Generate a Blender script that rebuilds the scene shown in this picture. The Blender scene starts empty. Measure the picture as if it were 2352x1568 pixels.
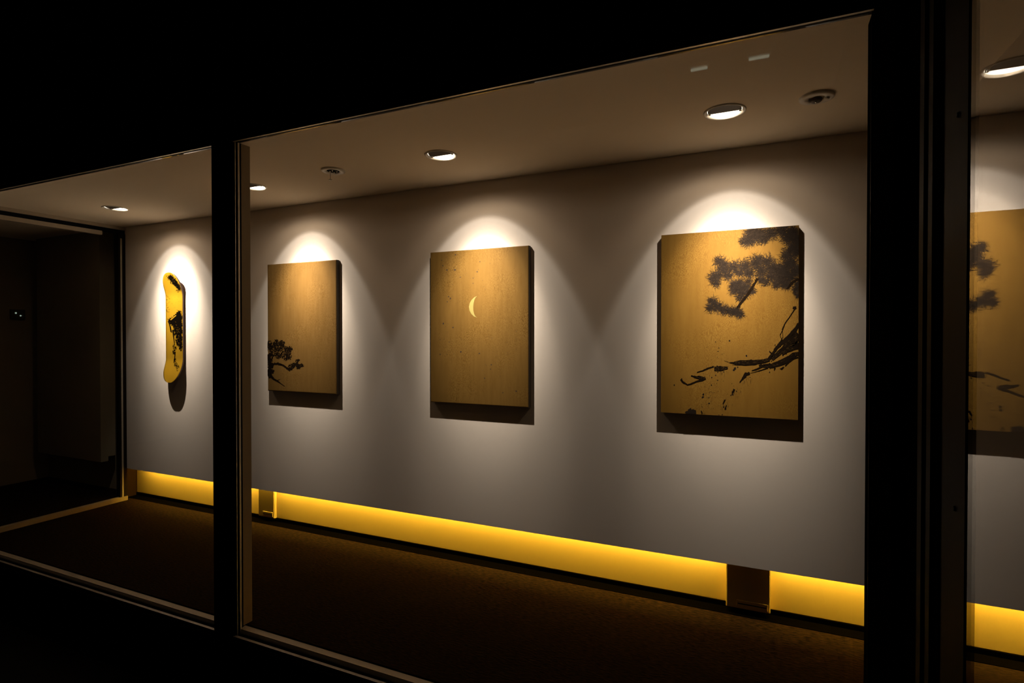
import bpy, bmesh, math, random
from mathutils import Vector, Matrix

random.seed(7)
S = bpy.context.scene
C = S.collection
PI = math.pi

# ------------------------------------------------------------------ camera, world, exposure
EYE = 1.40                                   # eye height above the raised gallery floor
cam_d = bpy.data.cameras.new('camera')
cam_d.sensor_width = 36.0
cam_d.lens = 1272.0 / 2352.0 * 36.0
cam_d.clip_start = 0.02
cam = bpy.data.objects.new('camera', cam_d)
cam.location = (0, 0, EYE)
cam.rotation_euler = (PI / 2 - 0.0108, 0, 0.4266)
C.objects.link(cam)
S.camera = cam

world = bpy.data.worlds.new('night')
S.world = world
world.use_nodes = True
world.node_tree.nodes['Background'].inputs[0].default_value = (0.6, 0.7, 1.0, 1)
world.node_tree.nodes['Background'].inputs[1].default_value = 0.0003
S.view_settings.view_transform = 'Standard'
S.view_settings.look = 'None'
S.view_settings.exposure = 0.0
S.view_settings.gamma = 1.0
S.view_settings.use_curve_mapping = False
S.cycles.transparent_max_bounces = 24
S.cycles.max_bounces = 14
S.cycles.diffuse_bounces = 6
S.cycles.sample_clamp_indirect = 4.0

# the beam of the ceiling spots: (degrees off the lamp axis, relative intensity, colour)
BEAM_W = 238.0
BEAM_TILT = math.radians(58)                 # axis below the horizontal, towards the wall
BEAM = [(0, 1.30), (5, 1.16), (8, .98), (11, .82), (14, .72), (16, .59), (18, .44), (20, .34), (22, .245), (24, .158), (26, .118),
        (28, .094), (30, .078), (31.5, .072), (32.8, .050), (34.2, .029), (37, .023), (42, .018), (47, .010), (53, .006), (65, .0035), (85, .002), (90, 0.0)]
STRIP = 102.0                                 # radiance of the hidden yellow strip
ZC = 2.3176                                  # ceiling
YW = 2.93                                    # face of the display wall
YG = 1.856                                   # glass line
ZB = 0.268                                   # lower edge of the display wall

# ------------------------------------------------------------------ materials
def new_mat(name):
    m = bpy.data.materials.new(name)
    m.use_nodes = True
    nt = m.node_tree
    return m, nt, nt.nodes['Principled BSDF']

def N(nt, kind, **kw):
    n = nt.nodes.new(kind)
    for k, v in kw.items():
        setattr(n, k, v)
    return n

def plain(name, col, rough=0.6, metal=0.0, spec=0.5, noise=0.0, scale=30.0, bump=0.0):
    m, nt, b = new_mat(name)
    b.inputs['Base Color'].default_value = (*col, 1)
    b.inputs['Roughness'].default_value = rough
    b.inputs['Metallic'].default_value = metal
    b.inputs['Specular IOR Level'].default_value = spec
    tc = N(nt, 'ShaderNodeTexCoord')
    nz = N(nt, 'ShaderNodeTexNoise')
    nz.inputs['Scale'].default_value = scale
    nz.inputs['Detail'].default_value = 5
    nt.links.new(tc.outputs['Object'], nz.inputs['Vector'])
    if noise:
        mx = N(nt, 'ShaderNodeMix', data_type='RGBA')
        mx.inputs['A'].default_value = (*[c * (1 - noise) for c in col], 1)
        mx.inputs['B'].default_value = (*[min(1, c * (1 + noise)) for c in col], 1)
        nt.links.new(nz.outputs['Fac'], mx.inputs['Factor'])
        nt.links.new(mx.outputs['Result'], b.inputs['Base Color'])
    if bump:
        bp = N(nt, 'ShaderNodeBump')
        bp.inputs['Strength'].default_value = bump
        bp.inputs['Distance'].default_value = 0.002
        nt.links.new(nz.outputs['Fac'], bp.inputs['Height'])
        nt.links.new(bp.outputs['Normal'], b.inputs['Normal'])
    return m

def emit(name, col, strength):
    m = bpy.data.materials.new(name)
    m.use_nodes = True
    nt = m.node_tree
    nt.nodes.clear()
    e = N(nt, 'ShaderNodeEmission')
    e.inputs['Color'].default_value = (*col, 1)
    e.inputs['Strength'].default_value = strength
    o = N(nt, 'ShaderNodeOutputMaterial')
    nt.links.new(e.outputs[0], o.inputs[0])
    return m

def glass_mat(name, tint):
    """clear sheet glass: Fresnel reflection on each face, straight transmission"""
    m = bpy.data.materials.new(name)
    m.use_nodes = True
    nt = m.node_tree
    nt.nodes.clear()
    geo = N(nt, 'ShaderNodeNewGeometry')
    ior = N(nt, 'ShaderNodeMapRange')
    ior.inputs['To Min'].default_value = 1.5
    ior.inputs['To Max'].default_value = 1 / 1.5
    nt.links.new(geo.outputs['Backfacing'], ior.inputs['Value'])
    fr = N(nt, 'ShaderNodeFresnel')
    nt.links.new(ior.outputs['Result'], fr.inputs['IOR'])
    tr = N(nt, 'ShaderNodeBsdfTransparent')
    tr.inputs['Color'].default_value = (*tint, 1)
    gl = N(nt, 'ShaderNodeBsdfGlossy')
    gl.inputs['Roughness'].default_value = 0.0
    gl.inputs['Color'].default_value = (1, 1, 1, 1)
    mix = N(nt, 'ShaderNodeMixShader')
    nt.links.new(fr.outputs[0], mix.inputs[0])
    nt.links.new(tr.outputs[0], mix.inputs[1])
    nt.links.new(gl.outputs[0], mix.inputs[2])
    o = N(nt, 'ShaderNodeOutputMaterial')
    nt.links.new(mix.outputs[0], o.inputs[0])
    return m

def carpet_mat():
    m, nt, b = new_mat('brown_loop_carpet')
    tc = N(nt, 'ShaderNodeTexCoord')
    mp = N(nt, 'ShaderNodeMapping')
    mp.inputs['Scale'].default_value = (34, 120, 1)
    nz = N(nt, 'ShaderNodeTexNoise')
    nz.inputs['Scale'].default_value = 1.0
    nz.inputs['Detail'].default_value = 3
    big = N(nt, 'ShaderNodeTexNoise')
    big.inputs['Scale'].default_value = 3
    nt.links.new(tc.outputs['Object'], mp.inputs['Vector'])
    nt.links.new(mp.outputs['Vector'], nz.inputs['Vector'])
    nt.links.new(tc.outputs['Object'], big.inputs['Vector'])
    cr = N(nt, 'ShaderNodeValToRGB')
    cr.color_ramp.elements[0].position = .36
    cr.color_ramp.elements[0].color = (.0022, .0011, .0005, 1)
    cr.color_ramp.elements[1].position = .66
    cr.color_ramp.elements[1].color = (.0195, .0098, .0046, 1)
    nt.links.new(nz.outputs['Fac'], cr.inputs['Fac'])
    nt.links.new(cr.outputs['Color'], b.inputs['Base Color'])
    b.inputs['Roughness'].default_value = 1.0
    b.inputs['Specular IOR Level'].default_value = 0.05
    bp = N(nt, 'ShaderNodeBump')
    bp.inputs['Strength'].default_value = .8
    bp.inputs['Distance'].default_value = .004
    nt.links.new(nz.outputs['Fac'], bp.inputs['Height'])
    nt.links.new(bp.outputs['Normal'], b.inputs['Normal'])
    return m

def plywood_mat(name, c0, c1, seed):
    """gold-brown toned plywood: faint flame figure running across fine vertical grain"""
    m, nt, b = new_mat(name)
    tc = N(nt, 'ShaderNodeTexCoord')
    mp = N(nt, 'ShaderNodeMapping')
    mp.inputs['Location'].default_value = (seed * 3.7, 0, seed * 1.9)
    mp.inputs['Scale'].default_value = (9, 1, 2.2)
    nt.links.new(tc.outputs['Object'], mp.inputs['Vector'])
    warp = N(nt, 'ShaderNodeTexNoise')
    warp.inputs['Scale'].default_value = 2.2
    warp.inputs['Detail'].default_value = 3
    nt.links.new(mp.outputs['Vector'], warp.inputs['Vector'])
    wv = N(nt, 'ShaderNodeMix', data_type='RGBA', blend_type='ADD')
    wv.inputs['Factor'].default_value = .55
    nt.links.new(mp.outputs['Vector'], wv.inputs['A'])
    nt.links.new(warp.outputs['Color'], wv.inputs['B'])
    w = N(nt, 'ShaderNodeTexWave', wave_type='BANDS', bands_direction='Z')
    w.inputs['Scale'].default_value = 9
    w.inputs['Distortion'].default_value = 14
    w.inputs['Detail'].default_value = 4
    w.inputs['Detail Scale'].default_value = 1.7
    nt.links.new(wv.outputs['Result'], w.inputs['Vector'])
    patch = N(nt, 'ShaderNodeTexNoise')                  # the figure only shows in patches
    patch.inputs['Scale'].default_value = 4.5
    nt.links.new(tc.outputs['Object'], patch.inputs['Vector'])
    pr = N(nt, 'ShaderNodeMapRange')
    pr.inputs['From Min'].default_value = .42
    pr.inputs['From Max'].default_value = .68
    pr.inputs['To Max'].default_value = .95
    nt.links.new(patch.outputs['Fac'], pr.inputs['Value'])
    wm = N(nt, 'ShaderNodeMix', data_type='FLOAT')
    wm.inputs[2].default_value = .5
    nt.links.new(pr.outputs['Result'], wm.inputs[0])
    nt.links.new(w.outputs['Fac'], wm.inputs[3])
    mp2 = N(nt, 'ShaderNodeMapping')
    mp2.inputs['Scale'].default_value = (48, 1, 7)
    nt.links.new(tc.outputs['Object'], mp2.inputs['Vector'])
    g = N(nt, 'ShaderNodeTexNoise')
    g.inputs['Scale'].default_value = 1.0
    g.inputs['Detail'].default_value = 6
    nt.links.new(mp2.outputs['Vector'], g.inputs['Vector'])
    mm = N(nt, 'ShaderNodeMix', data_type='FLOAT')
    mm.inputs[0].default_value = .38
    nt.links.new(wm.outputs[0], mm.inputs[2])
    nt.links.new(g.outputs['Fac'], mm.inputs[3])
    cr = N(nt, 'ShaderNodeValToRGB')
    cr.color_ramp.elements[0].position = .22
    cr.color_ramp.elements[0].color = (*c0, 1)
    cr.color_ramp.elements[1].position = .75
    cr.color_ramp.elements[1].color = (*c1, 1)
    nt.links.new(mm.outputs[0], cr.inputs['Fac'])
    nt.links.new(cr.outputs['Color'], b.inputs['Base Color'])
    b.inputs['Roughness'].default_value = .6
    b.inputs['Specular IOR Level'].default_value = .10
    return m

M = {}
M['wall'] = plain('warm_white_paint', (.745, .655, .56), .9, spec=.1, noise=.012, scale=3, bump=.03)
M['ceil'] = plain('ceiling_paint', (.86, .74, .56), .95, spec=.05, noise=.012, scale=3)
M['carpet'] = carpet_mat()
M['black'] = plain('black_paint', (.0022, .002, .0018), .9, spec=.0, noise=.2)
M['bronze'] = plain('dark_bronze_metal', (.011, .0075, .0035), .6, spec=.04, noise=.1)
M['alu'] = plain('brushed_aluminium', (.62, .55, .47), .42, metal=.4, noise=.06, scale=60)
M['alu_dull'] = plain('anodised_aluminium', (.42, .35, .26), .5, metal=.1, noise=.06, scale=60)
M['jamb'] = plain('bronze_jamb_paint', (.26, .20, .125), .6, spec=.2, noise=.05)
M['board'] = plain('bare_brown_board', (.10, .06, .03), .9, spec=0, noise=.15)
M['matte'] = plain('black_velvet_gap', (.0012, .0010, .0009), 1, spec=0, noise=.1)
M['rubber'] = plain('black_gasket', (.003, .003, .003), .7, spec=.1, noise=.1)
M['recess'] = plain('yellow_recess_panel', (.78, .60, .30), .55, spec=.15, noise=.02, scale=8)
M['box'] = plain('cream_cover_plate', (.55, .44, .24), .6, spec=.2, noise=.03)
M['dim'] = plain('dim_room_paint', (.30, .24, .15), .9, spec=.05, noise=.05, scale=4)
M['pave'] = plain('dark_pavement', (.010, .009, .008), .9, spec=.1, noise=.3, scale=12, bump=.3)
M['white'] = plain('white_enamel', (.72, .68, .60), .45, noise=.02)
M['can'] = plain('lamp_reflector', (.90, .87, .80), .35, noise=.01)
M['can'].node_tree.nodes['Principled BSDF'].inputs['Emission Color'].default_value = (1, .93, .80, 1)
M['can'].node_tree.nodes['Principled BSDF'].inputs['Emission Strength'].default_value = 2.0  # glow added to the reflector on top of the lamp's own light
M['dark'] = plain('lamp_back', (.055, .038, .022), .6, noise=.1)
M['chrome'] = plain('chrome', (.75, .72, .66), .12, metal=1, noise=.02)
M['glass'] = glass_mat('clear_glass', (.975, .98, .975))
M['gold1'] = plywood_mat('gold_plywood_bonsai', (.100, .049, .0090), (.152, .086, .0235), 1)
M['gold2'] = plywood_mat('gold_plywood_moon', (.104, .051, .0085), (.166, .093, .0210), 2)
M['gold3'] = plywood_mat('gold_plywood_pine', (.124, .058, .0075), (.184, .098, .0155), 3)
M['edge'] = plain('panel_edge', (.030, .019, .008), .7, noise=.15)
M['ink'] = plain('brown_black_ink', (.0085, .0052, .0030), .9, spec=.0, noise=.3, scale=40)
M['ink_soft'] = plain('faded_brown_ink', (.0215, .0135, .0078), .85, spec=.08, noise=.35, scale=25)
M['ink_mid'] = plain('umber_ink', (.012, .0075, .0045), .85, spec=.08, noise=.3, scale=25)
M['streak'] = plain('dry_brush_ink', (.045, .024, .006), .85, spec=.08, noise=.4, scale=40)
M['spot_ink'] = plain('rust_speck_ink', (.030, .014, .004), .8, noise=.2)
M['moon'] = plain('pale_gold_leaf', (.27, .22, .062), .5, noise=.06, scale=30)
M['deck'] = plain('golden_yellow_lacquer', (.285, .155, .0075), .35, spec=.4, noise=.12, scale=9)
M['deck_ink'] = plain('black_print', (.003, .002, .0012), .9, spec=0, noise=.2)
M['ply'] = plain('dyed_maple_edge', (.055, .022, .018), .6, noise=.3, scale=50)
M['led'] = emit('amber_strip_glow', (1.0, .61, .055), STRIP)
M['tube'] = emit('tube_glow', (.90, 1.0, .78), 1.3)
M['tiny'] = emit('pilot_glow', (.75, 1.0, .8), .45)

# ------------------------------------------------------------------ mesh helpers
def obj(name, bm, mat, parent=None, loc=None, smooth=False):
    me = bpy.data.meshes.new(name)
    bmesh.ops.recalc_face_normals(bm, faces=bm.faces)
    bm.to_mesh(me)
    bm.free()
    if smooth:
        for p in me.polygons:
            p.use_smooth = True
    for m in (mat if isinstance(mat, (list, tuple)) else [mat]):
        me.materials.append(m)
    o = bpy.data.objects.new(name, me)
    C.objects.link(o)
    if parent is not None:
        o.parent = parent
    if loc is not None:
        o.location = loc
    return o

def box(bm, x0, x1, y0, y1, z0, z1, mi=0):
    v = [bm.verts.new((x, y, z)) for x in (x0, x1) for y in (y0, y1) for z in (z0, z1)]
    fs = [(0, 1, 3, 2), (4, 6, 7, 5), (0, 4, 5, 1), (2, 3, 7, 6), (0, 2, 6, 4), (1, 5, 7, 3)]
    for f in fs:
        bm.faces.new([v[i] for i in f]).material_index = mi

def boxes(*bs):
    bm = bmesh.new()
    for b in bs:
        box(bm, *b)
    return bm

def bevelled(x0, x1, y0, y1, z0, z1, r, seg=2):
    bm = boxes((x0, x1, y0, y1, z0, z1))
    bmesh.ops.bevel(bm, geom=bm.edges[:], offset=r, segments=seg, affect='EDGES', profile=.6)
    return bm

def lathe(bm, prof, n=40, cx=0.0, cy=0.0, mi=0, closed=False):
    """spin (radius, z) profile about a vertical axis"""
    rings = []
    for r, z in prof:
        if r < 1e-6:
            rings.append([bm.verts.new((cx, cy, z))])
        else:
            rings.append([bm.verts.new((cx + r * math.cos(2 * PI * i / n), cy + r * math.sin(2 * PI * i / n), z)) for i in range(n)])
    if closed:
        rings.append(rings[0])
    for a, b in zip(rings, rings[1:]):
        for i in range(n):
            j = (i + 1) % n
            if len(a) == 1 and len(b) == 1:
                continue
            if len(a) == 1:
                f = bm.faces.new((a[0], b[i], b[j]))
            elif len(b) == 1:
                f = bm.faces.new((a[i], a[j], b[0]))
            else:
                f = bm.faces.new((a[i], a[j], b[j], b[i]))
            f.material_index = mi
    return bm

def thing(name, label, cat, loc=(0, 0, 0), group=None):
    o = bpy.data.objects.new(name, None)
    o.empty_display_size = .05
    C.objects.link(o)
    o.location = loc
    return tag(o, label, cat, group)

def tag(o, label, cat, group=None):
    o['label'] = label
    o['category'] = cat
    if group:
        o['group'] = group
    return o

def struct(o):
    o['kind'] = 'structure'
    return o

def dup(root, loc, label):
    r = root.copy()
    C.objects.link(r)
    r.location = loc
    r['label'] = label
    for ch in list(root.children):
        c = ch.copy()
        C.objects.link(c)
        c.parent = r
        for g in ch.children:
            d = g.copy()
            C.objects.link(d)
            d.parent = c
    return r

# ------------------------------------------------------------------ large structure
XP = -4.95            # glazed partition at the far left end
XR = 0.3057           # return glazing of the entrance, right of the camera
XE = 2.60             # right end of the room
XL = -6.45            # left end of the dark room beyond the partition
SPOTS = [(-4.262, 2.462), (-2.872, 2.455), (-1.499, 2.425), (-0.150, 2.436)]
RH = 0.072

# carpet (the part of the room beside the entrance lies behind the return glazing)
struct(obj('floor', boxes((XL, XE, YG + .046, 3.30, -.05, 0)), M['carpet']))
struct(obj('floor', boxes((XR + .02, XE, -.6, YG + .014, -.05, 0)), M['carpet']))

def ceiling_mesh():
    bm = bmesh.new()
    x0, x1 = XL, .705
    b0, b1 = 2.25, 2.65
    def rect(a, b, c, d, z=ZC):
        bm.faces.new([bm.verts.new(p) for p in ((a, c, z), (b, c, z), (b, d, z), (a, d, z))])
    rect(x0, x1, YG + .014, b0)
    rect(x0, x1, b1, 3.3)
    x = x0
    n = 48
    for cx, cy in SPOTS:
        a, b = cx - .2, cx + .2
        rect(x, a, b0, b1)
        x = b
        inner, outer = [], []
        for i in range(n):
            t = 2 * PI * i / n
            dx, dy = math.cos(t), math.sin(t)
            s = min((b - cx) / abs(dx) if abs(dx) > 1e-9 else 9e9,
                    ((b1 - cy) if dy > 0 else (cy - b0)) / abs(dy) if abs(dy) > 1e-9 else 9e9)
            inner.append(bm.verts.new((cx + RH * dx, cy + RH * dy, ZC)))
            outer.append(bm.verts.new((cx + s * dx, cy + s * dy, ZC)))
        for i in range(n):
            j = (i + 1) % n
            bm.faces.new((inner[i], inner[j], outer[j], outer[i]))
        # square corners left over by the fan
        for sx, sy in ((a, b0), (b, b0), (b, b1), (a, b1)):
            ang = math.atan2(sy - cy, sx - cx) % (2 * PI)
            i = int(ang / (2 * PI) * n) % n
            j = (i + 1) % n
            bm.faces.new((outer[i], outer[j], bm.verts.new((sx, sy, ZC))))
    rect(x, x1, b0, b1)
    bmesh.ops.remove_doubles(bm, verts=bm.verts, dist=1e-5)
    # thickness above, so that the slab is closed to the night
    box(bm, x0, x1, YG + .014, 3.3, ZC + .16, ZC + .20)
    return bm

struct(obj('ceiling', ceiling_mesh(), M['ceil']))
# the ceiling beyond the joint, beside the entrance: a hair lower
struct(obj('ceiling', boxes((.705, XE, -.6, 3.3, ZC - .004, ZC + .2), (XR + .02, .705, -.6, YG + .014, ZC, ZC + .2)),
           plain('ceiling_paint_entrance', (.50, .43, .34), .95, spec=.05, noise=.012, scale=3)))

# display wall: front leaf with a cove behind its lower lip
def display_wall(x0, x1, y, zb, zn, t):
    bm = bmesh.new()
    prof = [(y, zb), (y, ZC), (y + t, ZC), (y + t, zn), (y + .06, zn), (y + .06, zb)]
    a = [bm.verts.new((x0, *p)) for p in prof]
    b = [bm.verts.new((x1, *p)) for p in prof]
    for i in range(6):
        bm.faces.new((a[i], a[i - 1], b[i - 1], b[i]))
    bm.faces.new(a)
    bm.faces.new(b[::-1])
    for f in bm.faces:                                   # cove faces take the second colour, darkened to cut bounced light
        c = f.calc_center_median()
        f.material_index = 1 if c.y > y + .055 and c.z < zn + .01 else 0
    return bm
struct(obj('wall_back', display_wall(-4.966, XE, YW, ZB, ZB + .075, .12), [M['wall'], M['board']]))
# masonry behind the cove, with the yellow washed recess panel standing in front of it
struct(obj('wall_rear', boxes((XL, XE, YW + .16, 3.30, 0, ZC)), M['dim']))
X0Y = -5.008          # where the yellow panel begins
struct(obj('trim_1', bevelled(X0Y, XE, YW + .125, YW + .16, .026, ZB + .16, .003), M['recess']))
struct(obj('trim_2', boxes((X0Y - .02, X0Y, YW + .004, YW + .16, 0, ZB + .20)), plain('dark_filler', (.020, .011, .006), .9, spec=0, noise=.1)))
struct(obj('baseboard_back', boxes((X0Y, XE, YW + .118, YW + .16, 0, .026)), M['matte']))
struct(obj('trim_5', boxes((X0Y, XE, YW + .042, YW + .118, 0, .003)), M['matte']))  # near-black strip stands in for the shade in front of the recess
struct(obj('wall_right', boxes((XE, XE + .1, -.6, 3.3, 0, ZC)), M['dim']))
struct(obj('wall_entrance', boxes((XR + .02, XE, -.7, -.6, 0, ZC)), M['dim']))

# the dark room beyond the partition: its own hanging wall, end on, and a side wall
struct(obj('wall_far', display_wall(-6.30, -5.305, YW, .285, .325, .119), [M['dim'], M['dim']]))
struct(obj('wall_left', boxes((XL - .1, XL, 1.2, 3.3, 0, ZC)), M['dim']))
# the facade: fascia above, plinth below, ground outside
struct(obj('wall_front', boxes((XL - .1, XR + .02, 1.80, YG + .014, ZC + .004, 4.6)), M['black']))
struct(obj('wall_plinth', boxes((XL - .1, XR + .02, 1.80, YG + .014, -.60, -.036)), M['black']))
struct(obj('pavement', boxes((-9, 6, -7, 1.80, -.35, -.30)), M['pave']))

# ------------------------------------------------------------------ glazing
XM0, XM1 = -2.422, -2.281      # mullion
XQ0 = .277                     # left face of the corner post
def shop_window(name, x0, x1, jl, jr):
    """outer bead, gasket, inner bead and pane of one opening"""
    w = bpy.data.objects.new(name, None)
    C.objects.link(w)
    struct(w)
    g = .004
    obj('pane', boxes((x0 + .004, x1 - .004, YG, YG + .008, -.018, ZC - .006)), M['glass'], w)
    obj('head_bead', boxes((x0, x1, YG - .022, YG - .012, ZC - .006, ZC + .003)), M['alu'], w)
    obj('head_gasket', boxes((x0, x1, YG - .012, YG + .014, ZC - .003, ZC + .003)), M['rubber'], w)
    obj('sill_bead', boxes((x0, x1, YG - .026, YG - .012, -.036, -.026)), M['alu'], w)
    obj('sill_gasket', boxes((x0, x1, YG - .012, YG + .008, -.036, -.030)), M['rubber'], w)
    obj('sill_rail', boxes((x0, x1, YG + .009, YG + .042, -.034, -.006)), M['alu_dull'], w)
    return w
w1 = shop_window('window_1', -5.6, XM0 + .06, 0, 0)
w2 = shop_window('window_2', XM1 - .004, XQ0 + .01, 0, 0)
# silver jamb beads of the large pane
obj('jamb_bead', boxes((XM1, XM1 + .006, 1.8455, 1.8495, -.036, ZC)), M['alu'], w2)
obj('jamb_bead', boxes((XM1, XM1 + .007, 1.8620, 1.8700, -.030, ZC)), M['alu'], w2)
obj('jamb_bead', boxes((XQ0 - .004, XQ0, 1.848, 1.854, -.036, ZC)), M['bronze'], w2)

mul = bpy.data.objects.new('trim_3', None)
C.objects.link(mul)
struct(mul)
obj('mullion', boxes((XM0, XM1, 1.835, 1.885, -.05, ZC + .004)), M['black'], mul)
obj('jamb_lining', boxes((XM0 + .004, XM1, 1.885, 1.935, 0, ZC)), M['jamb'], mul)
post = bpy.data.objects.new('trim_4', None)
C.objects.link(post)
struct(post)
obj('corner_post', boxes((XQ0, XR + .02, 1.56, 1.935, -.30, ZC + .3)), M['black'], post)
obj('post_frame', boxes((XR - .004, XR + .05, 1.275, 1.56, -.30, ZC + .3)), M['black'], post)
obj('post_bead', boxes((XR - .010, XR - .004, 1.380, 1.4137, -.30, ZC + .3)), M['bronze'], post)
obj('post_bead', boxes((XR - .008, XR - .004, 1.324, 1.354, -.30, ZC + .3)), M['bronze'], post)

# return glazing of the entrance, edge-on to the camera: it mirrors the display wall
w3 = bpy.data.objects.new('window_3', None)
C.objects.link(w3)
struct(w3)
obj('pane', boxes((XR, XR + .003, -.5, 1.15, -.02, ZC + .02)), M['glass'], w3)
st = obj('stile', boxes((XR - .002, XR + .008, 1.141, 1.275, -.30, ZC + .3)), M['bronze'], w3)
for z in (.46, 1.1, 1.78):
    s_ = lathe(bmesh.new(), [(0, .003), (.004, .003), (.0052, 0), (0, 0)], 12)
    so = obj('screw', s_, M['rubber'], st)
    so.rotation_euler = (0, -PI / 2, 0)
    so.location = (XR - .002, 1.19, z)
obj('bottom_rail', boxes((XR - .002, XR + .05, -.5, 1.141, -.30, -.02)), M['bronze'], w3)
obj('head_rail', boxes((XR - .002, XR + .05, -.5, 1.141, ZC + .02, ZC + .3)), M['bronze'], w3)

# glazed-in frame of the wide open passage at the left end
w4 = bpy.data.objects.new('door_1', None)
C.objects.link(w4)
struct(w4)
obj('head_rail', boxes((XP - .03, XP + .014, YG + .02, YW, ZC - .028, ZC)), M['alu_dull'], w4)
obj('head_channel', boxes((XP - .02, XP + .006, YG + .02, YW, ZC - .060, ZC - .028)), M['rubber'], w4)
obj('head_bead', boxes((XP - .02, XP + .012, YG + .02, 2.75, ZC - .092, ZC - .060)), M['alu_dull'], w4)
obj('sill_rail', boxes((XP - .02, XP + .022, YG + .02, YW, 0, .034)), M['jamb'], w4)
obj('stile', boxes((XP - .02, XP + .012, 2.875, YW, .034, ZC - .06)), M['bronze'], w4)
obj('stile_bead', boxes((XP + .012, XP + .016, 2.888, 2.900, .034, ZC - .1)), M['alu_dull'], w4)

# ------------------------------------------------------------------ downlights
def spot_light():
    ld = bpy.data.lights.new('lamp', 'POINT')
    ld.energy = BEAM_W
    ld.color = (1, 1, 1)
    ld.shadow_soft_size = .007
    ld.use_nodes = True
    nt = ld.node_tree
    nt.nodes.clear()
    geo = N(nt, 'ShaderNodeNewGeometry')
    dot = N(nt, 'ShaderNodeVectorMath', operation='DOT_PRODUCT')
    dot.inputs[1].default_value = (0, math.cos(BEAM_TILT), -math.sin(BEAM_TILT))
    nt.links.new(geo.outputs['Incoming'], dot.inputs[0])
    ac = N(nt, 'ShaderNodeMath', operation='ARCCOSINE')
    nt.links.new(dot.outputs['Value'], ac.inputs[0])
    mr = N(nt, 'ShaderNodeMapRange')
    mr.inputs['From Max'].default_value = PI / 2
    nt.links.new(ac.outputs[0], mr.inputs['Value'])
    fc = N(nt, 'ShaderNodeFloatCurve')
    cv = fc.mapping.curves[0]
    pts = [(a / 90.0, math.sqrt(v / 1.25)) for a, v in BEAM]      # stored as a square root for precision
    cv.points[0].location = pts[0]
    cv.points[1].location = pts[-1]
    for p in pts[1:-1]:
        cv.points.new(*p)
    for p in cv.points:
        p.handle_type = 'VECTOR'
    fc.mapping.update()
    nt.links.new(mr.outputs['Result'], fc.inputs['Value'])
    sq = N(nt, 'ShaderNodeMath', operation='POWER')
    sq.inputs[1].default_value = 2
    nt.links.new(fc.outputs['Value'], sq.inputs[0])
    ml = N(nt, 'ShaderNodeMath', operation='MULTIPLY')
    ml.inputs[1].default_value = 1.25
    nt.links.new(sq.outputs[0], ml.inputs[0])
    # the rim of a halogen beam is warmer than its core
    cr = N(nt, 'ShaderNodeValToRGB')
    e = cr.color_ramp.elements
    e[0].position, e[0].color = .20, (1, .875, .745, 1)
    e[1].position, e[1].color = .40, (1, .775, .56, 1)
    e.new(.35).color = (1, .875, .75, 1)
    nt.links.new(mr.outputs['Result'], cr.inputs['Fac'])
    em = N(nt, 'ShaderNodeEmission')
    nt.links.new(cr.outputs['Color'], em.inputs['Color'])
    nt.links.new(ml.outputs[0], em.inputs['Strength'])
    o = N(nt, 'ShaderNodeOutputLight')
    nt.links.new(em.outputs[0], o.inputs[0])
    return ld

LABELS = ['leftmost downlight, in the ceiling above the yellow skateboard deck',
          'downlight half hidden by the mullion, above the bonsai panel',
          'round recessed downlight above the crescent moon panel',
          'largest looking downlight, above the big pine panel']
d0 = thing('downlight', LABELS[0], 'downlight', (*SPOTS[0], ZC), 'recessed downlights along the ceiling')
obj('trim_ring', lathe(bmesh.new(), [(RH - .005, .004), (RH - .0035, .001), (RH + .006, -.0055), (RH + .0095, -.004), (RH + .0105, 0), (RH, .001)], 56), M['white'], d0, smooth=True)
obj('reflector', lathe(bmesh.new(), [(RH - .0045, .003), (RH - .008, .05), (RH - .014, .095), (0, .10)], 56), M['can'], d0, smooth=True)
# tilted lamp behind a straight-edged shield that hides its near half from the street
hb = lathe(bmesh.new(), [(0, 0), (.026, 0), (.030, .004), (.030, .018), (.022, .034), (0, .036)], 32)
h = obj('lamp_housing', hb, M['dark'], d0, smooth=False)
h.location = (0, -.004, .040)
h.rotation_euler = (math.radians(34), 0, 0)
bm = bmesh.new()
ring = []
for i in range(25):
    t = PI + math.asin(-.014 / .0655) + (PI - 2 * math.asin(-.014 / .0655)) * i / 24
    ring.append((.0655 * math.cos(t), .0655 * math.sin(t)))
lo = [bm.verts.new((x, y, .0015 - .10 * (y - .014))) for x, y in ring]
hi = [bm.verts.new((x, y, .0035 - .10 * (y - .014))) for x, y in ring]
bm.faces.new(lo)
bm.faces.new(hi[::-1])
for i in range(25):
    bm.faces.new((lo[i], lo[i - 1], hi[i - 1], hi[i]))
obj('shield', bm, M['dark'], d0)
for sx in (-1, 1):
    obj('gimbal', bevelled(sx * .059 - .005, sx * .059 + .005, .003, .017, -.003, .012, .002), M['white'], d0)
lamp = bpy.data.objects.new('lamp', spot_light())
C.objects.link(lamp)
lamp.parent = d0
lamp.location = (0, .026, .0085)
for sp, lb in zip(SPOTS[1:], LABELS[1:]):
    dup(d0, (*sp, ZC), lb)

# ------------------------------------------------------------------ hidden strip in the cove
led = thing('strip_light', 'yellow light strip tucked in the cove behind the lower edge of the display wall', 'strip light', (0, YW + .09, ZB + .068))
obj('housing', boxes((-4.86, XE - .01, -.022, .026, .0, .005)), M['white'], led)
obj('flange', boxes((-4.86, XE - .01, -.016, -.0135, -.046, .0)), M['board'], led)  # unseen baffle, added to keep the strip's light off the carpet
obj('diffuser', boxes((-4.85, XE - .02, -.004, .022, -.006, -.0005)), M['led'], led)

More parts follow.
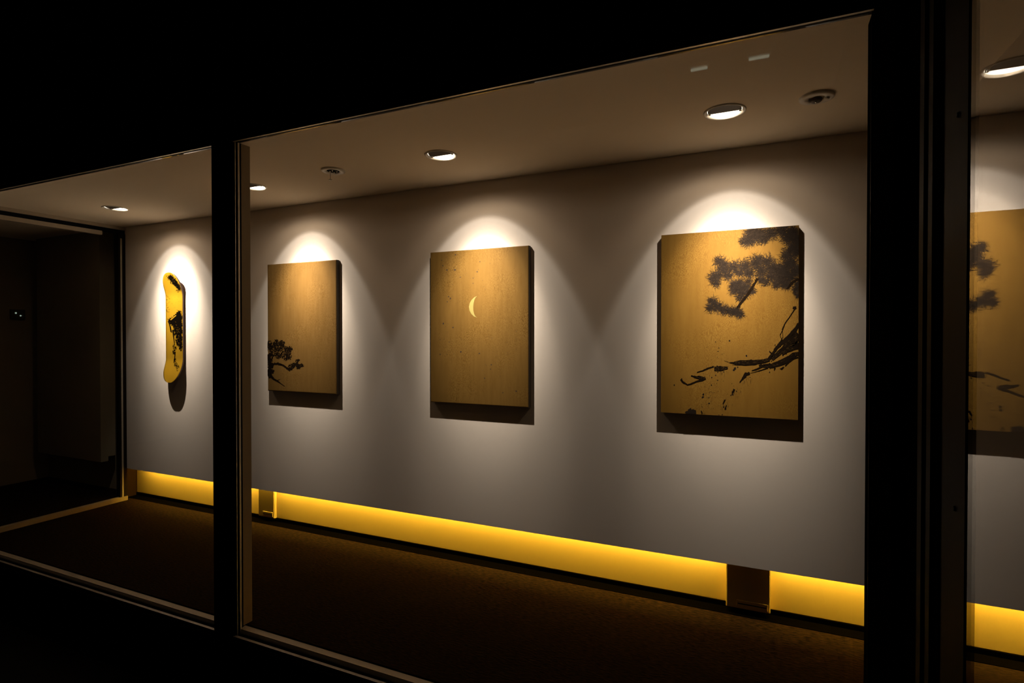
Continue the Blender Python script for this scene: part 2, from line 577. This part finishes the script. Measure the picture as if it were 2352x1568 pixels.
# outlet boxes standing in the lit recess
def outlet_box(label, x0, x1, yf):
    o = thing('outlet_box', label, 'outlet box', ((x0 + x1) / 2, YW + .125, .0265), 'outlet boxes in the yellow recess')
    w = (x1 - x0) / 2
    d = yf - (YW + .125)
    obj('housing', bevelled(-w, w, d + .004, -.001, 0, ZB + .020 - .0265, .003), M['box'], o)
    pl = obj('cover_plate', bevelled(-w + .004, w - .004, d, d + .0045, .004, ZB - .0125, .0015), M['box'], o)
    obj('flap', bevelled(-w + .05, w - .012, d - .004, d + .001, .012, .045, .0015), M['box'], pl)
    obj('slot', boxes((-w + .056, w - .018, d - .0052, d - .003, .026, .031)), M['rubber'], pl)
    return o
outlet_box('small yellow lit outlet box in the glowing recess right beside the mullion', -3.50, -3.335, YW + .098)
outlet_box('wide dark outlet box interrupting the glowing recess below the pine panel', -.169, .036, YW + .066)

# ------------------------------------------------------------------ sprinklers
def sprinkler(label, x, y, hang):
    s = thing('sprinkler_head', label, 'sprinkler', (x, y, ZC), 'sprinkler heads in the ceiling')
    if hang:
        obj('escutcheon', lathe(bmesh.new(), [(.066, 0), (.065, -.006), (.055, -.009), (.037, -.006), (.034, .0), (.033, -.001), (.032, -.0005)], 48), M['white'], s, smooth=True)
        obj('cup', lathe(bmesh.new(), [(.034, -.0045), (.032, -.001), (0, -.0008)], 40), M['rubber'], s)
        for i in range(4):
            t = i * PI / 2 + .5
            bm = lathe(bmesh.new(), [(0, -.0125), (.0035, -.011), (.0042, -.004), (.0042, -.001), (0, -.001)], 10, .019 * math.cos(t), .019 * math.sin(t))
            obj('frame_arm', bm, M['chrome'], s, smooth=True)
        st_ = obj('stem', lathe(bmesh.new(), [(0, -.001), (.0016, -.001), (.0016, -.046), (.004, -.047), (.004, -.048), (0, -.048)], 10, -.02, 0), M['alu_dull'], s)
        obj('deflector', lathe(bmesh.new(), [(0, -.0485), (.009, -.0485), (.010, -.050), (.009, -.0515), (0, -.0525)], 20, -.02, 0), M['alu_dull'], st_)
    else:
        obj('escutcheon', lathe(bmesh.new(), [(.062, 0), (.061, -.007), (.052, -.010), (.030, -.008), (.028, -.002)], 48), M['white'], s, smooth=True)
        obj('cover_cap', lathe(bmesh.new(), [(.020, -.001), (.020, -.010), (.017, -.013), (0, -.014)], 32, .0, .018), M['dark'], s, smooth=True)
        obj('indicator', lathe(bmesh.new(), [(0, -.0185), (.004, -.0175), (.005, -.0135), (0, -.0135)], 14, .0, .014), M['chrome'], s, smooth=True)
        obj('boss', lathe(bmesh.new(), [(.009, -.0075), (.0085, -.014), (.005, -.017), (0, -.0175)], 16, .036, .0), M['white'], s, smooth=True)
sprinkler('chrome sprinkler head with a hanging deflector, near the bonsai panel', -2.183, 2.400, True)
sprinkler('unlit round sprinkler plate right of the large downlight, near the corner post', .181, 2.432, False)

# ------------------------------------------------------------------ ink drawing helpers
class Art:
    """flat print on a panel: drawing units (px of the study) -> metres on the panel face"""
    def __init__(self, quad, w, h, y):
        self.q, self.w, self.h, self.y = quad, w, h, y
    def m(self, x, y):
        (ax, ay), (bx, by), (cx, cy), (dx, dy) = self.q       # TL TR BR BL
        v = .5
        for _ in range(4):
            xl, xr = ax + (dx - ax) * v, bx + (cx - bx) * v
            u = (x - xl) / (xr - xl)
            yt, yb = ay + (by - ay) * u, dy + (cy - dy) * u
            v = (y - yt) / (yb - yt)
        return (u - .5) * self.w, (.5 - v) * self.h

def clip_poly(pts, w, h):
    """keep the ink on the panel (Sutherland-Hodgman)"""
    for ax, lim, sg in ((0, w / 2, 1), (0, -w / 2, -1), (1, h / 2, 1), (1, -h / 2, -1)):
        out = []
        for i in range(len(pts)):
            a, b = pts[i - 1], pts[i]
            ia, ib = sg * (a[ax] - lim) <= 0, sg * (b[ax] - lim) <= 0
            if ia != ib:
                t = (lim - a[ax]) / (b[ax] - a[ax])
                out.append((a[0] + t * (b[0] - a[0]), a[1] + t * (b[1] - a[1])))
            if ib:
                out.append(b)
        pts = out
        if len(pts) < 3:
            return []
    return pts

class Ink:
    def __init__(self, art, lift=.0004):
        self.a, self.bm, self.lift, self.k = art, bmesh.new(), lift, 0
    def poly(self, px):
        pts = clip_poly([self.a.m(*p) for p in px], self.a.w - .001, self.a.h - .001)
        if len(pts) < 3:
            return
        self.k += 1
        y = self.a.y - self.lift - (self.k % 23) * .00001
        try:
            self.bm.faces.new([self.bm.verts.new((x, y, z)) for x, z in pts])
        except ValueError:
            pass
    def needle(self, x, y, ang, ln, w):
        dx, dy = math.cos(ang), math.sin(ang)
        self.poly([(x - dy * w, y + dx * w), (x + dx * ln, y + dy * ln), (x + dy * w, y - dx * w)])
    def splat(self, x, y, r, n=9, sx=1.0, j=.4):
        t0 = random.random() * 6
        self.poly([(x + sx * r * (1 + random.uniform(-j, j)) * math.cos(t0 + 2 * PI * i / n), y + r * (1 + random.uniform(-j, j)) * math.sin(t0 + 2 * PI * i / n)) for i in range(n)])
    def stroke(self, pts, ws, jag=.18):
        # resample, then lay quads with ragged edges
        P = []
        for (a, wa), (b, wb) in zip(zip(pts, ws), list(zip(pts, ws))[1:]):
            n = max(2, int(math.dist(a, b) / max(1.2, min(wa, wb) * .8)))
            n = min(n, 14)
            for i in range(n):
                t = i / n
                P.append((a[0] + (b[0] - a[0]) * t, a[1] + (b[1] - a[1]) * t, wa + (wb - wa) * t))
        P.append((*pts[-1], ws[-1]))
        L, R = [], []
        for i, (x, y, w) in enumerate(P):
            x0, y0, _ = P[max(0, i - 1)]
            x1, y1, _ = P[min(len(P) - 1, i + 1)]
            d = math.hypot(x1 - x0, y1 - y0) or 1
            nx, ny = -(y1 - y0) / d, (x1 - x0) / d
            wl, wr = w / 2 * (1 + random.uniform(-jag, jag)), w / 2 * (1 + random.uniform(-jag, jag))
            L.append((x + nx * wl, y + ny * wl))
            R.append((x - nx * wr, y - ny * wr))
        for i in range(len(P) - 1):
            self.poly([L[i], L[i + 1], R[i + 1], R[i]])
        for x, y, w in P:                                 # bristles and crumbs of ink along the edge
            for _ in range(2 if w > 2 else 1):
                t = random.uniform(0, 2 * PI)
                d = w * random.uniform(.38, .62)
                self.splat(x + d * math.cos(t), y + d * math.sin(t), random.uniform(.12, .34) * min(w, 5), 6)
    def streaks(self, pts, ws, n, w):
        """dry, paler streaks inside a stroke"""
        for _ in range(n):
            i = random.randrange(len(pts) - 1)
            t = random.random() * .7
            off = random.uniform(-.36, .36)
            seg = []
            for q in (t, t + random.uniform(.12, .3)):
                x = pts[i][0] + (pts[i + 1][0] - pts[i][0]) * q
                y = pts[i][1] + (pts[i + 1][1] - pts[i][1]) * q
                d = math.dist(pts[i], pts[i + 1]) or 1
                nx, ny = -(pts[i + 1][1] - pts[i][1]) / d, (pts[i + 1][0] - pts[i][0]) / d
                o_ = off * (ws[i] + (ws[i + 1] - ws[i]) * q)
                seg.append((x + nx * o_, y + ny * o_, nx, ny))
            (ax, ay, nx, ny), (bx, by, _, _) = seg
            k_ = w * random.uniform(.5, 1.2)
            self.poly([(ax, ay), ((ax + bx) / 2 + nx * k_, (ay + by) / 2 + ny * k_), (bx, by), ((ax + bx) / 2 - nx * k_, (ay + by) / 2 - ny * k_)])
    def tuft(self, cx, cy, r, n, w, ln=.75):
        """pine foliage: short needles fanning out over a soft disc"""
        for _ in range(n):
            t = random.uniform(0, 2 * PI)
            d = r * math.sqrt(random.random()) * .85
            x, y = cx + d * math.cos(t), cy + d * math.sin(t)
            a = t + random.gauss(0, .75)
            self.needle(x, y, a, r * random.uniform(.35, ln) * (1.35 if random.random() < .25 else 1), w * random.uniform(.6, 1.3))
    def done(self, name, mat, parent, label=None):
        o = obj(name, self.bm, mat, parent)
        o['kind'] = 'stuff'
        if label:
            o['label'] = label
        return o

def crop(ox, oy, s):
    return lambda *p: [(ox + a / s, oy + b / s) for a, b in p]

TH = .036
def panel(name, label, x0, x1, z0, z1, mat, bev, edge=True):
    cx, cz = (x0 + x1) / 2, (z0 + z1) / 2 + EYE
    o = thing(name, label, 'painting', (cx, YW, cz), 'gold toned panels on the display wall')
    w, hh = x1 - x0, z1 - z0
    bm = boxes((-w / 2, w / 2, -TH, -.004, -hh / 2, hh / 2))
    ed = [e for e in bm.edges if all(v.co.y < -TH + .001 for v in e.verts)]
    if bev:
        bmesh.ops.bevel(bm, geom=ed, offset=bev, segments=3, affect='EDGES', profile=.5)
    for f in bm.faces:
        c = f.calc_center_median()
        f.material_index = 0 if c.y < -TH + .003 else 1
    obj('panel_board', bm, [mat, M['edge']], o)
    for zz in (hh / 2 - .12, -hh / 2 + .12):
        obj('batten', boxes((-w / 2 + .05, w / 2 - .05, -.004, -.0006, zz - .02, zz + .02)), M['edge'], o)
    return o, w, hh

# --- bonsai panel
o, w, hh = panel('bonsai_painting', 'gold brown panel with a small dark bonsai at its lower left, beside the mullion', -3.245, -2.609, -.397, .508, M['gold1'], .007)
art = Art([(615, 607), (773, 597), (772, 908), (613, 895)], w, hh, -TH)
k = crop(600, 740, 9.8)
ink = Ink(art)
for x, y, r in [(165, 450, 70), (170, 560, 80), (260, 520, 80), (350, 450, 75), (400, 540, 110), (300, 650, 110), (480, 460, 65), (520, 610, 105),
                (620, 640, 90), (665, 600, 60), (200, 750, 75), (180, 860, 70), (400, 740, 75), (560, 770, 80), (640, 770, 65), (180, 950, 70),
                (230, 960, 60), (180, 1080, 62), (240, 1090, 48), (190, 1180, 62), (680, 1000, 70), (740, 965, 50),
                (820, 935, 46), (845, 1000, 50), (905, 970, 45), (955, 970, 28), (825, 870, 36), (865, 850, 22), (660, 1045, 42)]:
    (px, py), = k((x, y))
    for _ in range(int(r * .55)):
        t, d = random.uniform(0, 2 * PI), r / 9.8 * math.sqrt(random.random())
        ink.splat(px + d * math.cos(t), py + d * math.sin(t), random.uniform(.7, 1.9), 6)
    ink.tuft(px, py, r / 9.8 * 1.05, int(r * .35), .45, .5)
ink.done('bonsai_foliage', M['ink'], o)
ink = Ink(art, .0008)
ink.stroke(k((150, 700), (200, 950), (170, 1150), (280, 1260), (370, 1310), (450, 1370), (540, 1430)), [9, 8, 8, 4, 3, 1.6, .8])
ink.stroke(k((200, 930), (300, 920), (380, 920), (480, 945), (560, 995), (640, 1060)), [4, 4, 4, 4, 4, 4])
ink.stroke(k((180, 1200), (330, 1300), (430, 1270)), [2, 1.5, .6])
ink.done('bonsai_branch', M['ink'], o)
ink = Ink(art)
for _ in range(26):
    ink.splat(random.uniform(618, 770), random.uniform(605, 650), random.uniform(.3, .6), 6)
ink.done('ink_specks', M['spot_ink'], o)

# --- crescent moon panel
o, w, hh = panel('moon_painting', 'gold brown speckled panel with a pale crescent moon at its centre', -1.867, -1.2125, -.4095, .5095, M['gold2'], .005)
art = Art([(989, 578), (1215, 565), (1213, 936), (988, 923)], w, hh, -TH)
k = crop(930, 530, 3.337)
ink = Ink(art)
outer = [(571, 497), (548, 508), (527, 528), (513, 552), (507, 580), (511, 607), (524, 633), (545, 654), (571, 664)]
inner = [(558, 655), (547, 635), (541, 608), (540, 580), (543, 552), (550, 525), (560, 507)]
for a, b in zip(range(len(outer) - 1), range(len(outer) - 1)):
    pass
pts = outer + inner
top = outer[:]
inn = [(571, 497)] + inner[::-1] + [(571, 664)]
for i in range(len(top) - 1):
    ink.poly(k(top[i], top[i + 1], inn[i + 1], inn[i]))
o2 = ink.done('crescent_moon', M['moon'], o, 'pale gold crescent')
del o2['kind']
ink = Ink(art)
for x, y, r in [(403, 180, 6), (333, 297, 7), (397, 296, 7), (303, 707, 7), (380, 738, 6), (442, 926, 6), (585, 938, 6), (275, 945, 5), (760, 1240, 5),
                (857, 1228, 6), (593, 235, 4), (572, 312, 5), (362, 515, 7), (675, 1025, 5), (290, 220, 4), (440, 352, 4), (300, 262, 5), (540, 360, 4),
                (345, 500, 5), (335, 540, 4), (540, 400, 3), (350, 850, 4), (275, 830, 3), (330, 945, 3), (625, 1130, 4), (670, 1060, 4), (860, 770, 3)]:
    (px, py), = k((x, y))
    ink.splat(px, py, r / 3.337 * .95, 9)
for _ in range(120):
    c = random.choice([(310, 260), (360, 300), (350, 520), (330, 730), (560, 330), (620, 800), (650, 1050), (330, 900), (870, 860)])
    (px, py), = k((random.gauss(c[0], 55), random.gauss(c[1], 70)))
    ink.splat(px, py, random.uniform(.25, .65), 6)
ink.done('ink_specks', M['spot_ink'], o)

# --- pine panel
o, w, hh = panel('pine_painting', 'largest looking gold panel, with pine boughs at top right and a gnarled branch below', -.478, .147, -.393, .5115, M['gold3'], 0)
art = Art([(1519, 538), (1834, 520), (1834, 963), (1518, 947)], w, hh, -TH)
k = crop(1600, 500, 6.03)
soft, mid = Ink(art), Ink(art, .0008)
TUFTS = [(760, 320, 95), (700, 330, 70), (830, 270, 110), (900, 240, 120), (800, 190, 110), (1050, 220, 110), (960, 300, 80), (1180, 190, 120), (1320, 220, 120), (1390, 330, 110), (1270, 300, 80),
         (1330, 440, 95), (1400, 480, 90), (1260, 520, 80), (350, 590, 75), (400, 640, 80), (320, 800, 95), (260, 840, 60), (310, 900, 70), (420, 720, 110), (550, 680, 105), (700, 670, 110), (850, 640, 110), (880, 580, 70),
         (1000, 610, 100), (930, 740, 105), (760, 770, 80), (640, 760, 70), (1080, 710, 120), (1200, 740, 130), (1300, 640, 120), (1150, 850, 115), (1060, 820, 90), (1290, 830, 110),
         (1390, 740, 100), (1240, 930, 70), (1130, 930, 65), (470, 800, 72), (760, 880, 45), (600, 905, 55), (690, 960, 70), (930, 860, 60), (990, 900, 50), (620, 990, 100), (550, 930, 65), (540, 1000, 60), (700, 1040, 80), (640, 1110, 52), (805, 1015, 48), (740, 960, 50), (660, 900, 45),
         (260, 1150, 65), (240, 1240, 70), (330, 1220, 80), (420, 1270, 70), (500, 1290, 66), (570, 1290, 70), (620, 1310, 62), (660, 1345, 36),
         (1375, 1005, 52), (1395, 1080, 30), (1400, 920, 40)]
for x, y, r in TUFTS:
    (px, py), = k((x, y))
    R_ = r / 6.03
    dark = 1.6 if x > 1180 else (1.1 if y > 1120 else .5)
    n = int(26 + R_ * R_ * .85)
    for layer, share, l0, l1, w_ in ((soft, 1.0, 5, 11.5, .42), (mid, .62 * dark, 4, 9.5, .34)):
        for _ in range(int(n * share)):
            t, d = random.uniform(0, 2 * PI), R_ * min(1.15, abs(random.gauss(0, .52)))
            a = t + random.gauss(0, .85)
            layer.needle(px + d * math.cos(t), py + d * math.sin(t), a, random.uniform(l0, l1), w_ * random.uniform(.6, 1.4))
    for _ in range(int(R_ * .5)):
        t, d = random.uniform(0, 2 * PI), R_ * .62 * math.sqrt(random.random())
        soft.splat(px + d * math.cos(t), py + d * math.sin(t), random.uniform(1.2, 2.8), 7)
soft.done('pine_needles', M['ink_soft'], o)
mid.done('pine_shadow_needles', M['ink_mid'], o)  # second, darker ink layer of the print
br = Ink(art, .0012)
br.stroke(k((880, 840), (800, 980), (720, 1100), (640, 1200), (600, 1250)), [4.2, 5, 6, 5, 3.5])
br.stroke(k((1410, 850), (1330, 900), (1265, 990)), [5, 5, 3])
br.splat(1825.5, 707, 4.2, 11)
br.stroke(k((1360, 1270), (1300, 1370), (1240, 1460), (1200, 1550)), [2, 1.6, 1.8, 1.4])
br.stroke(k((1410, 1490), (1370, 1560)), [5, 5])
k = crop(1540, 740, 6.534)
q = 1 / 6.534
def st(pts, ws):
    br.stroke(k(*pts), [x * q for x in ws])
st([(1930, 20), (1870, 120), (1740, 260), (1620, 380), (1560, 480), (1510, 550)], [50, 48, 44, 36, 40, 50])
st([(1930, 180), (1830, 290), (1720, 400), (1620, 490), (1550, 550)], [130, 130, 90, 60, 50])
st([(1930, 330), (1850, 370), (1760, 420), (1700, 470)], [120, 90, 60, 40])
st([(1520, 555), (1400, 588), (1250, 600), (1100, 605), (1005, 612)], [44, 60, 76, 76, 50])
st([(1005, 605), (960, 603), (925, 600)], [26, 16, 4])
st([(1930, 465), (1860, 485), (1750, 565), (1650, 612), (1550, 648), (1430, 652), (1370, 640)], [52, 62, 80, 84, 64, 44, 20])
st([(1930, 518), (1850, 540), (1790, 590), (1740, 650)], [16, 24, 26, 14])
st([(1720, 665), (1690, 695), (1670, 690)], [14, 26, 10])
st([(1600, 680), (1585, 715)], [20, 8])
st([(1420, 655), (1340, 700), (1265, 722)], [22, 20, 8])
st([(1500, 680), (1400, 715), (1300, 745), (1240, 758)], [14, 12, 8, 5])
st([(1240, 768), (1180, 772), (1140, 830), (1090, 900)], [26, 52, 26, 10])
st([(1740, 0), (1700, 120), (1665, 190), (1690, 260), (1640, 330), (1580, 410)], [8, 9, 8, 9, 12, 14])
st([(1700, 120), (1705, 220), (1670, 290)], [5, 6, 6])
st([(1610, 400), (1555, 470), (1515, 430)], [14, 16, 10])
st([(1600, 330), (1590, 350)], [10, 4])
st([(185, 850), (212, 890), (290, 935), (350, 920), (430, 885), (520, 862), (575, 842)], [30, 24, 11, 22, 22, 30, 16])
st([(345, 798), (420, 818), (500, 828), (575, 842)], [12, 28, 52, 24])
st([(705, 695), (800, 692), (910, 678)], [60, 78, 36])
st([(700, 660), (600, 690), (530, 722), (440, 746)], [18, 18, 16, 10])
st([(870, 1160), (840, 1222)], [18, 12])
st([(895, 1240), (870, 1305)], [14, 16])
st([(505, 1325), (522, 1368)], [10, 18])
st([(1010, 1000), (980, 1060)], [30, 22])
st([(855, 570), (920, 592)], [4, 6])
br.done('gnarled_branch', M['ink'], o)
dry = Ink(art, .0016)
for pts, ws, n in (([(1930, 180), (1830, 290), (1720, 400), (1620, 490), (1550, 550)], [130, 130, 90, 60, 50], 46),
                   ([(1930, 330), (1850, 370), (1760, 420), (1700, 470)], [120, 90, 60, 40], 26),
                   ([(1520, 555), (1400, 588), (1250, 600), (1100, 605), (1005, 612)], [44, 60, 76, 76, 50], 40),
                   ([(1930, 465), (1860, 485), (1750, 565), (1650, 612), (1550, 648), (1430, 652)], [52, 62, 80, 84, 64, 44], 30),
                   ([(705, 695), (800, 692), (910, 678)], [60, 78, 36], 30), ([(420, 818), (500, 828), (575, 842)], [28, 52, 24], 16)):
    dry.streaks(k(*pts), [x * q for x in ws], n, .5)
dry.done('dry_brush_streaks', M['streak'], o)
sp = Ink(art, .0006)
for x, y, r in [(540, 1080, 15), (530, 1120, 18), (985, 1085, 14), (1020, 690, 20), (1000, 715, 14), (1060, 670, 10), (1185, 500, 14), (935, 272, 11), (765, 430, 8), (725, 290, 7),
                (78, 940, 10), (665, 940, 9), (668, 825, 9), (630, 1055, 6), (675, 1055, 6), (625, 1130, 8), (630, 1215, 12), (580, 1065, 5), (760, 865, 6), (1520, 745, 9),
                (280, 1350, 26), (330, 1325, 32), (390, 1335, 36), (355, 1360, 36), (300, 1365, 30), (410, 1365, 22), (830, 1385, 9), (780, 1390, 8), (850, 1270, 12), (885, 1300, 10),
                (960, 1090, 9), (1550, 1290, 4), (775, 380, 6), (730, 790, 10), (850, 740, 8), (760, 745, 7), (1040, 1030, 8)]:
    (px, py), = k((x, y))
    sp.splat(px, py, r * q, 9)
for _ in range(150):
    c = random.choice([(600, 1050), (700, 900), (850, 700), (880, 1250), (600, 1250), (780, 400), (1000, 1050), (1190, 860), (450, 1250)])
    (px, py), = k((random.gauss(c[0], 90), random.gauss(c[1], 80)))
    sp.splat(px, py, random.uniform(.2, .7), 6)
for _ in range(60):
    c = random.choice([(820, 740), (1190, 850), (480, 1270), (1010, 1050), (860, 1250)])
    (px, py), = k((random.gauss(c[0], 45), random.gauss(c[1], 30)))
    sp.needle(px, py, PI / 2 + random.gauss(0, .12), random.uniform(4, 11), .22)
sp.done('ink_splatter', M['ink_mid'], o)

# ------------------------------------------------------------------ skateboard deck
BL, BW, BT = .872, .206, .011
def deck_y(v):
    """the upturned nose and tail lean away from the wall"""
    s = max(0.0, abs(v) - .238)
    return -.018 - (.34 * s * s * s / (s * s + .06 * s + .0012) if s > 0 else 0)
def deck_half(v):
    a = BL / 2 - abs(v)
    if a <= 0:
        return 0.0
    r = .118
    return BW / 2 if a >= r else BW / 2 * math.sqrt(max(0, 1 - ((r - a) / r) ** 2)) ** .95
sk = thing('skateboard_deck', 'golden yellow skateboard deck with black print, hung upright at the left end', 'skateboard', (-4.281, YW, .062 + EYE))
bm = bmesh.new()
nv, nu = 120, 12
vs = [BL / 2 * (.5 * math.sin(PI / 2 * (-1 + 2 * i / nv)) + .5 * (-1 + 2 * i / nv)) for i in range(nv + 1)]
vs[0], vs[-1] = -BL / 2 + .0004, BL / 2 - .0004
grid = []
for side in (0, 1):
    g = []
    for v in vs:
        hw = max(deck_half(v), .002)
        row = []
        for j in range(nu + 1):
            u = -1 + 2 * j / nu
            y = deck_y(v) + (BT if side else 0) - .005 * u * u * min(1, hw / .1)
            row.append(bm.verts.new((u * hw, y, v)))
        g.append(row)
    grid.append(g)
for side in (0, 1):
    for i in range(nv):
        for j in range(nu):
            a = grid[side]
            bm.faces.new((a[i][j], a[i][j + 1], a[i + 1][j + 1], a[i + 1][j])).material_index = 0 if side == 0 else 1
for i in range(nv):
    for j in (0, nu):
        bm.faces.new((grid[0][i][j], grid[0][i + 1][j], grid[1][i + 1][j], grid[1][i][j])).material_index = 1
for i in (0, nv):
    for j in range(nu):
        bm.faces.new((grid[0][i][j], grid[0][i][j + 1], grid[1][i][j + 1], grid[1][i][j])).material_index = 1
dko = obj('deck', bm, [M['deck'], M['ply']], sk, smooth=True)
for p in dko.data.polygons:
    p.use_smooth = p.material_index == 0
for zz in (.12, -.12):
    obj('hanger', boxes((-.03, .03, -.0075, -.0006, zz - .02, zz + .02)), M['dark'], sk)

class DeckInk:
    """print that follows the curved face: (u -1..1 across, t 0 top .. 1 bottom)"""
    def __init__(self, lift=.0006):
        self.bm, self.lift, self.k = bmesh.new(), lift, 0
    def poly(self, pts):
        self.k += 1
        vv = []
        for u, t in pts:
            v = BL / 2 - t * BL
            hw = deck_half(v) * .985
            u = max(-1, min(1, u))
            x = max(-hw, min(hw, u * BW / 2))
            uu = x / max(hw, .01)
            vv.append(self.bm.verts.new((x, deck_y(v) - .005 * uu * uu * min(1, hw / .1) - self.lift - (self.k % 17) * .00003, v)))
        self.bm.faces.new(vv)
    def splat(self, u, t, r, n=7):
        t0 = random.random() * 6
        self.poly([(u + r * 3.6 * random.uniform(.6, 1.4) * math.cos(t0 + 2 * PI * i / n), t + r * random.uniform(.6, 1.4) * math.sin(t0 + 2 * PI * i / n)) for i in range(n)])
    def cloud(self, u, t, ru, rt, n, r):
        for _ in range(n):
            a, d = random.uniform(0, 2 * PI), math.sqrt(random.random())
            self.splat(u + ru * d * math.cos(a), t + rt * d * math.sin(a), r * random.uniform(.5, 1.3))
dk = DeckInk()
def mass(pts, n, r):
    """a ragged solid: horizontal slices of a polygon plus crumbs along its outline"""
    ts = [p[1] for p in pts]
    m = 60
    for i in range(m):
        t0, t1 = [min(ts) + (max(ts) - min(ts)) * x / m for x in (i, i + 1)]
        tm = (t0 + t1) / 2
        xs = []
        for a, b in zip(pts, pts[1:] + pts[:1]):
            if (a[1] - tm) * (b[1] - tm) < 0:
                xs.append(a[0] + (b[0] - a[0]) * (tm - a[1]) / (b[1] - a[1]))
        xs.sort()
        for x0, x1 in zip(xs[::2], xs[1::2]):
            j0, j1 = random.uniform(-.10, .10), random.uniform(-.10, .10)
            x0, x1 = x0 + j0, x1 + j1
            c = 5
            for q in range(c):
                if random.random() < .985:
                    dk.poly([(x0 + (x1 - x0) * q / c, t0), (x0 + (x1 - x0) * (q + 1) / c, t0), (x0 + (x1 - x0) * (q + 1) / c, t1), (x0 + (x1 - x0) * q / c, t1)])
    for _ in range(n):
        i = random.randrange(len(pts))
        a, b = pts[i - 1], pts[i]
        q = random.random()
        dk.splat(a[0] + (b[0] - a[0]) * q + random.gauss(0, .09), a[1] + (b[1] - a[1]) * q + random.gauss(0, .007), r * random.uniform(.4, 1.2))
mass([(-.15, .035), (.25, .022), (.62, .065), (.92, .125), (.96, .160), (.60, .155), (.30, .120), (-.02, .085), (-.12, .060)], 60, .007)
dk.cloud(.55, .165, .25, .012, 20, .005)
mass([(-.68, .425), (.05, .382), (.45, .345), (.78, .350), (.85, .385), (.96, .44), (.94, .52), (.90, .60), (.97, .66), (.80, .695), (.52, .655), (.30, .60), (.10, .545), (-.12, .505), (-.25, .465), (-.55, .470)], 120, .007)
for t_, u_ in ((.205, -.82), (.215, -.70), (.235, -.55), (.245, -.85), (.262, -.60), (.28, -.78), (.295, -.86), (.315, -.80), (.33, -.62), (.345, -.82), (.335, -.9), (.355, -.7)):
    dk.cloud(u_, t_, .10, .006, 5, .0035)
dk.poly([(-.72, .430), (-.60, .432), (-.30, .545), (-.48, .540)])
dk.cloud(.45, .42, .40, .055, 130, .010)
dk.cloud(.15, .47, .50, .030, 70, .009)
dk.cloud(.35, .53, .48, .060, 170, .010)
dk.cloud(.50, .61, .40, .060, 130, .010)
dk.cloud(.72, .68, .22, .030, 36, .008)
dk.poly([(-.30, .52), (-.14, .52), (.02, .66), (-.06, .66)])
dk.cloud(-.05, .68, .22, .030, 34, .007)
dk.cloud(-.08, .725, .18, .020, 30, .007)
dk.poly([(.00, .72), (.10, .72), (.02, .80), (-.08, .80)])
dk.cloud(.00, .80, .16, .022, 26, .007)
dk.cloud(.22, .835, .22, .014, 26, .007)
dk.cloud(.50, .855, .22, .016, 26, .006)
dk.cloud(.55, .885, .12, .012, 12, .005)
dk.cloud(.2, .26, .9, .06, 30, .0025)
dko = obj('black_print', dk.bm, M['deck_ink'], sk)
dko['kind'] = 'stuff'
dk = DeckInk(.0016)
dk.poly([(-.50, .424), (.15, .384), (.22, .390), (-.42, .432)])
dk.cloud(.30, .50, .40, .06, 16, .0032)
dk.cloud(.35, .075, .30, .03, 8, .0025)
dk.cloud(.60, .60, .25, .05, 12, .003)
dko = obj('print_highlights', dk.bm, M['deck'], sk)
dko['kind'] = 'stuff'

# ------------------------------------------------------------------ small lights elsewhere
# made-up lamp beyond the partition, standing in for a greenish glint on glass
pl = thing('pilot_light', 'tiny greenish pilot light in the dark room beyond the left opening', 'lamp', (XL, 2.845, 1.60))
obj('housing', bevelled(0, .03, -.06, .05, -.045, .045, .004), M['dark'], pl)
obj('lens', lathe(bmesh.new(), [(0, .009), (.005, .007), (.0075, 0), (0, 0)], 14), M['tiny'], pl, (.03, -.025, .012)).rotation_euler = (0, PI / 2, 0)
obj('lens', lathe(bmesh.new(), [(0, .009), (.004, .007), (.0065, 0), (0, 0)], 14), M['tiny'], pl, (.03, .012, -.012)).rotation_euler = (0, PI / 2, 0)

# fluorescent battens behind the camera, under the far canopy: seen only mirrored in the large pane
def batten(label, x0, x1):
    b = thing('fluorescent_batten', label, 'lamp', ((x0 + x1) / 2, -2.424, 2.8 + EYE), 'fluorescent battens mirrored in the pane')
    w_ = (x1 - x0) / 2
    obj('channel', bevelled(-w_ - .02, w_ + .02, -.03, .03, .02, .06, .004), M['white'], b)
    bm = bmesh.new()
    lathe(bm, [(0, -w_), (.013, -w_), (.013, w_), (0, w_)], 16)
    t = obj('tube', bm, M['tube'], b)
    t.rotation_euler = (0, PI / 2, 0)
    return b
batten('right of two thin fluorescent tubes mirrored in the big pane above the large downlight', -.150, .040)
batten('fainter left one of two fluorescent tubes mirrored in the big pane', -.714, -.548)
struct(obj('wall_canopy', boxes((-4, 3, -3.6, -1.9, 2.86 + EYE, 2.98 + EYE)), M['black']))
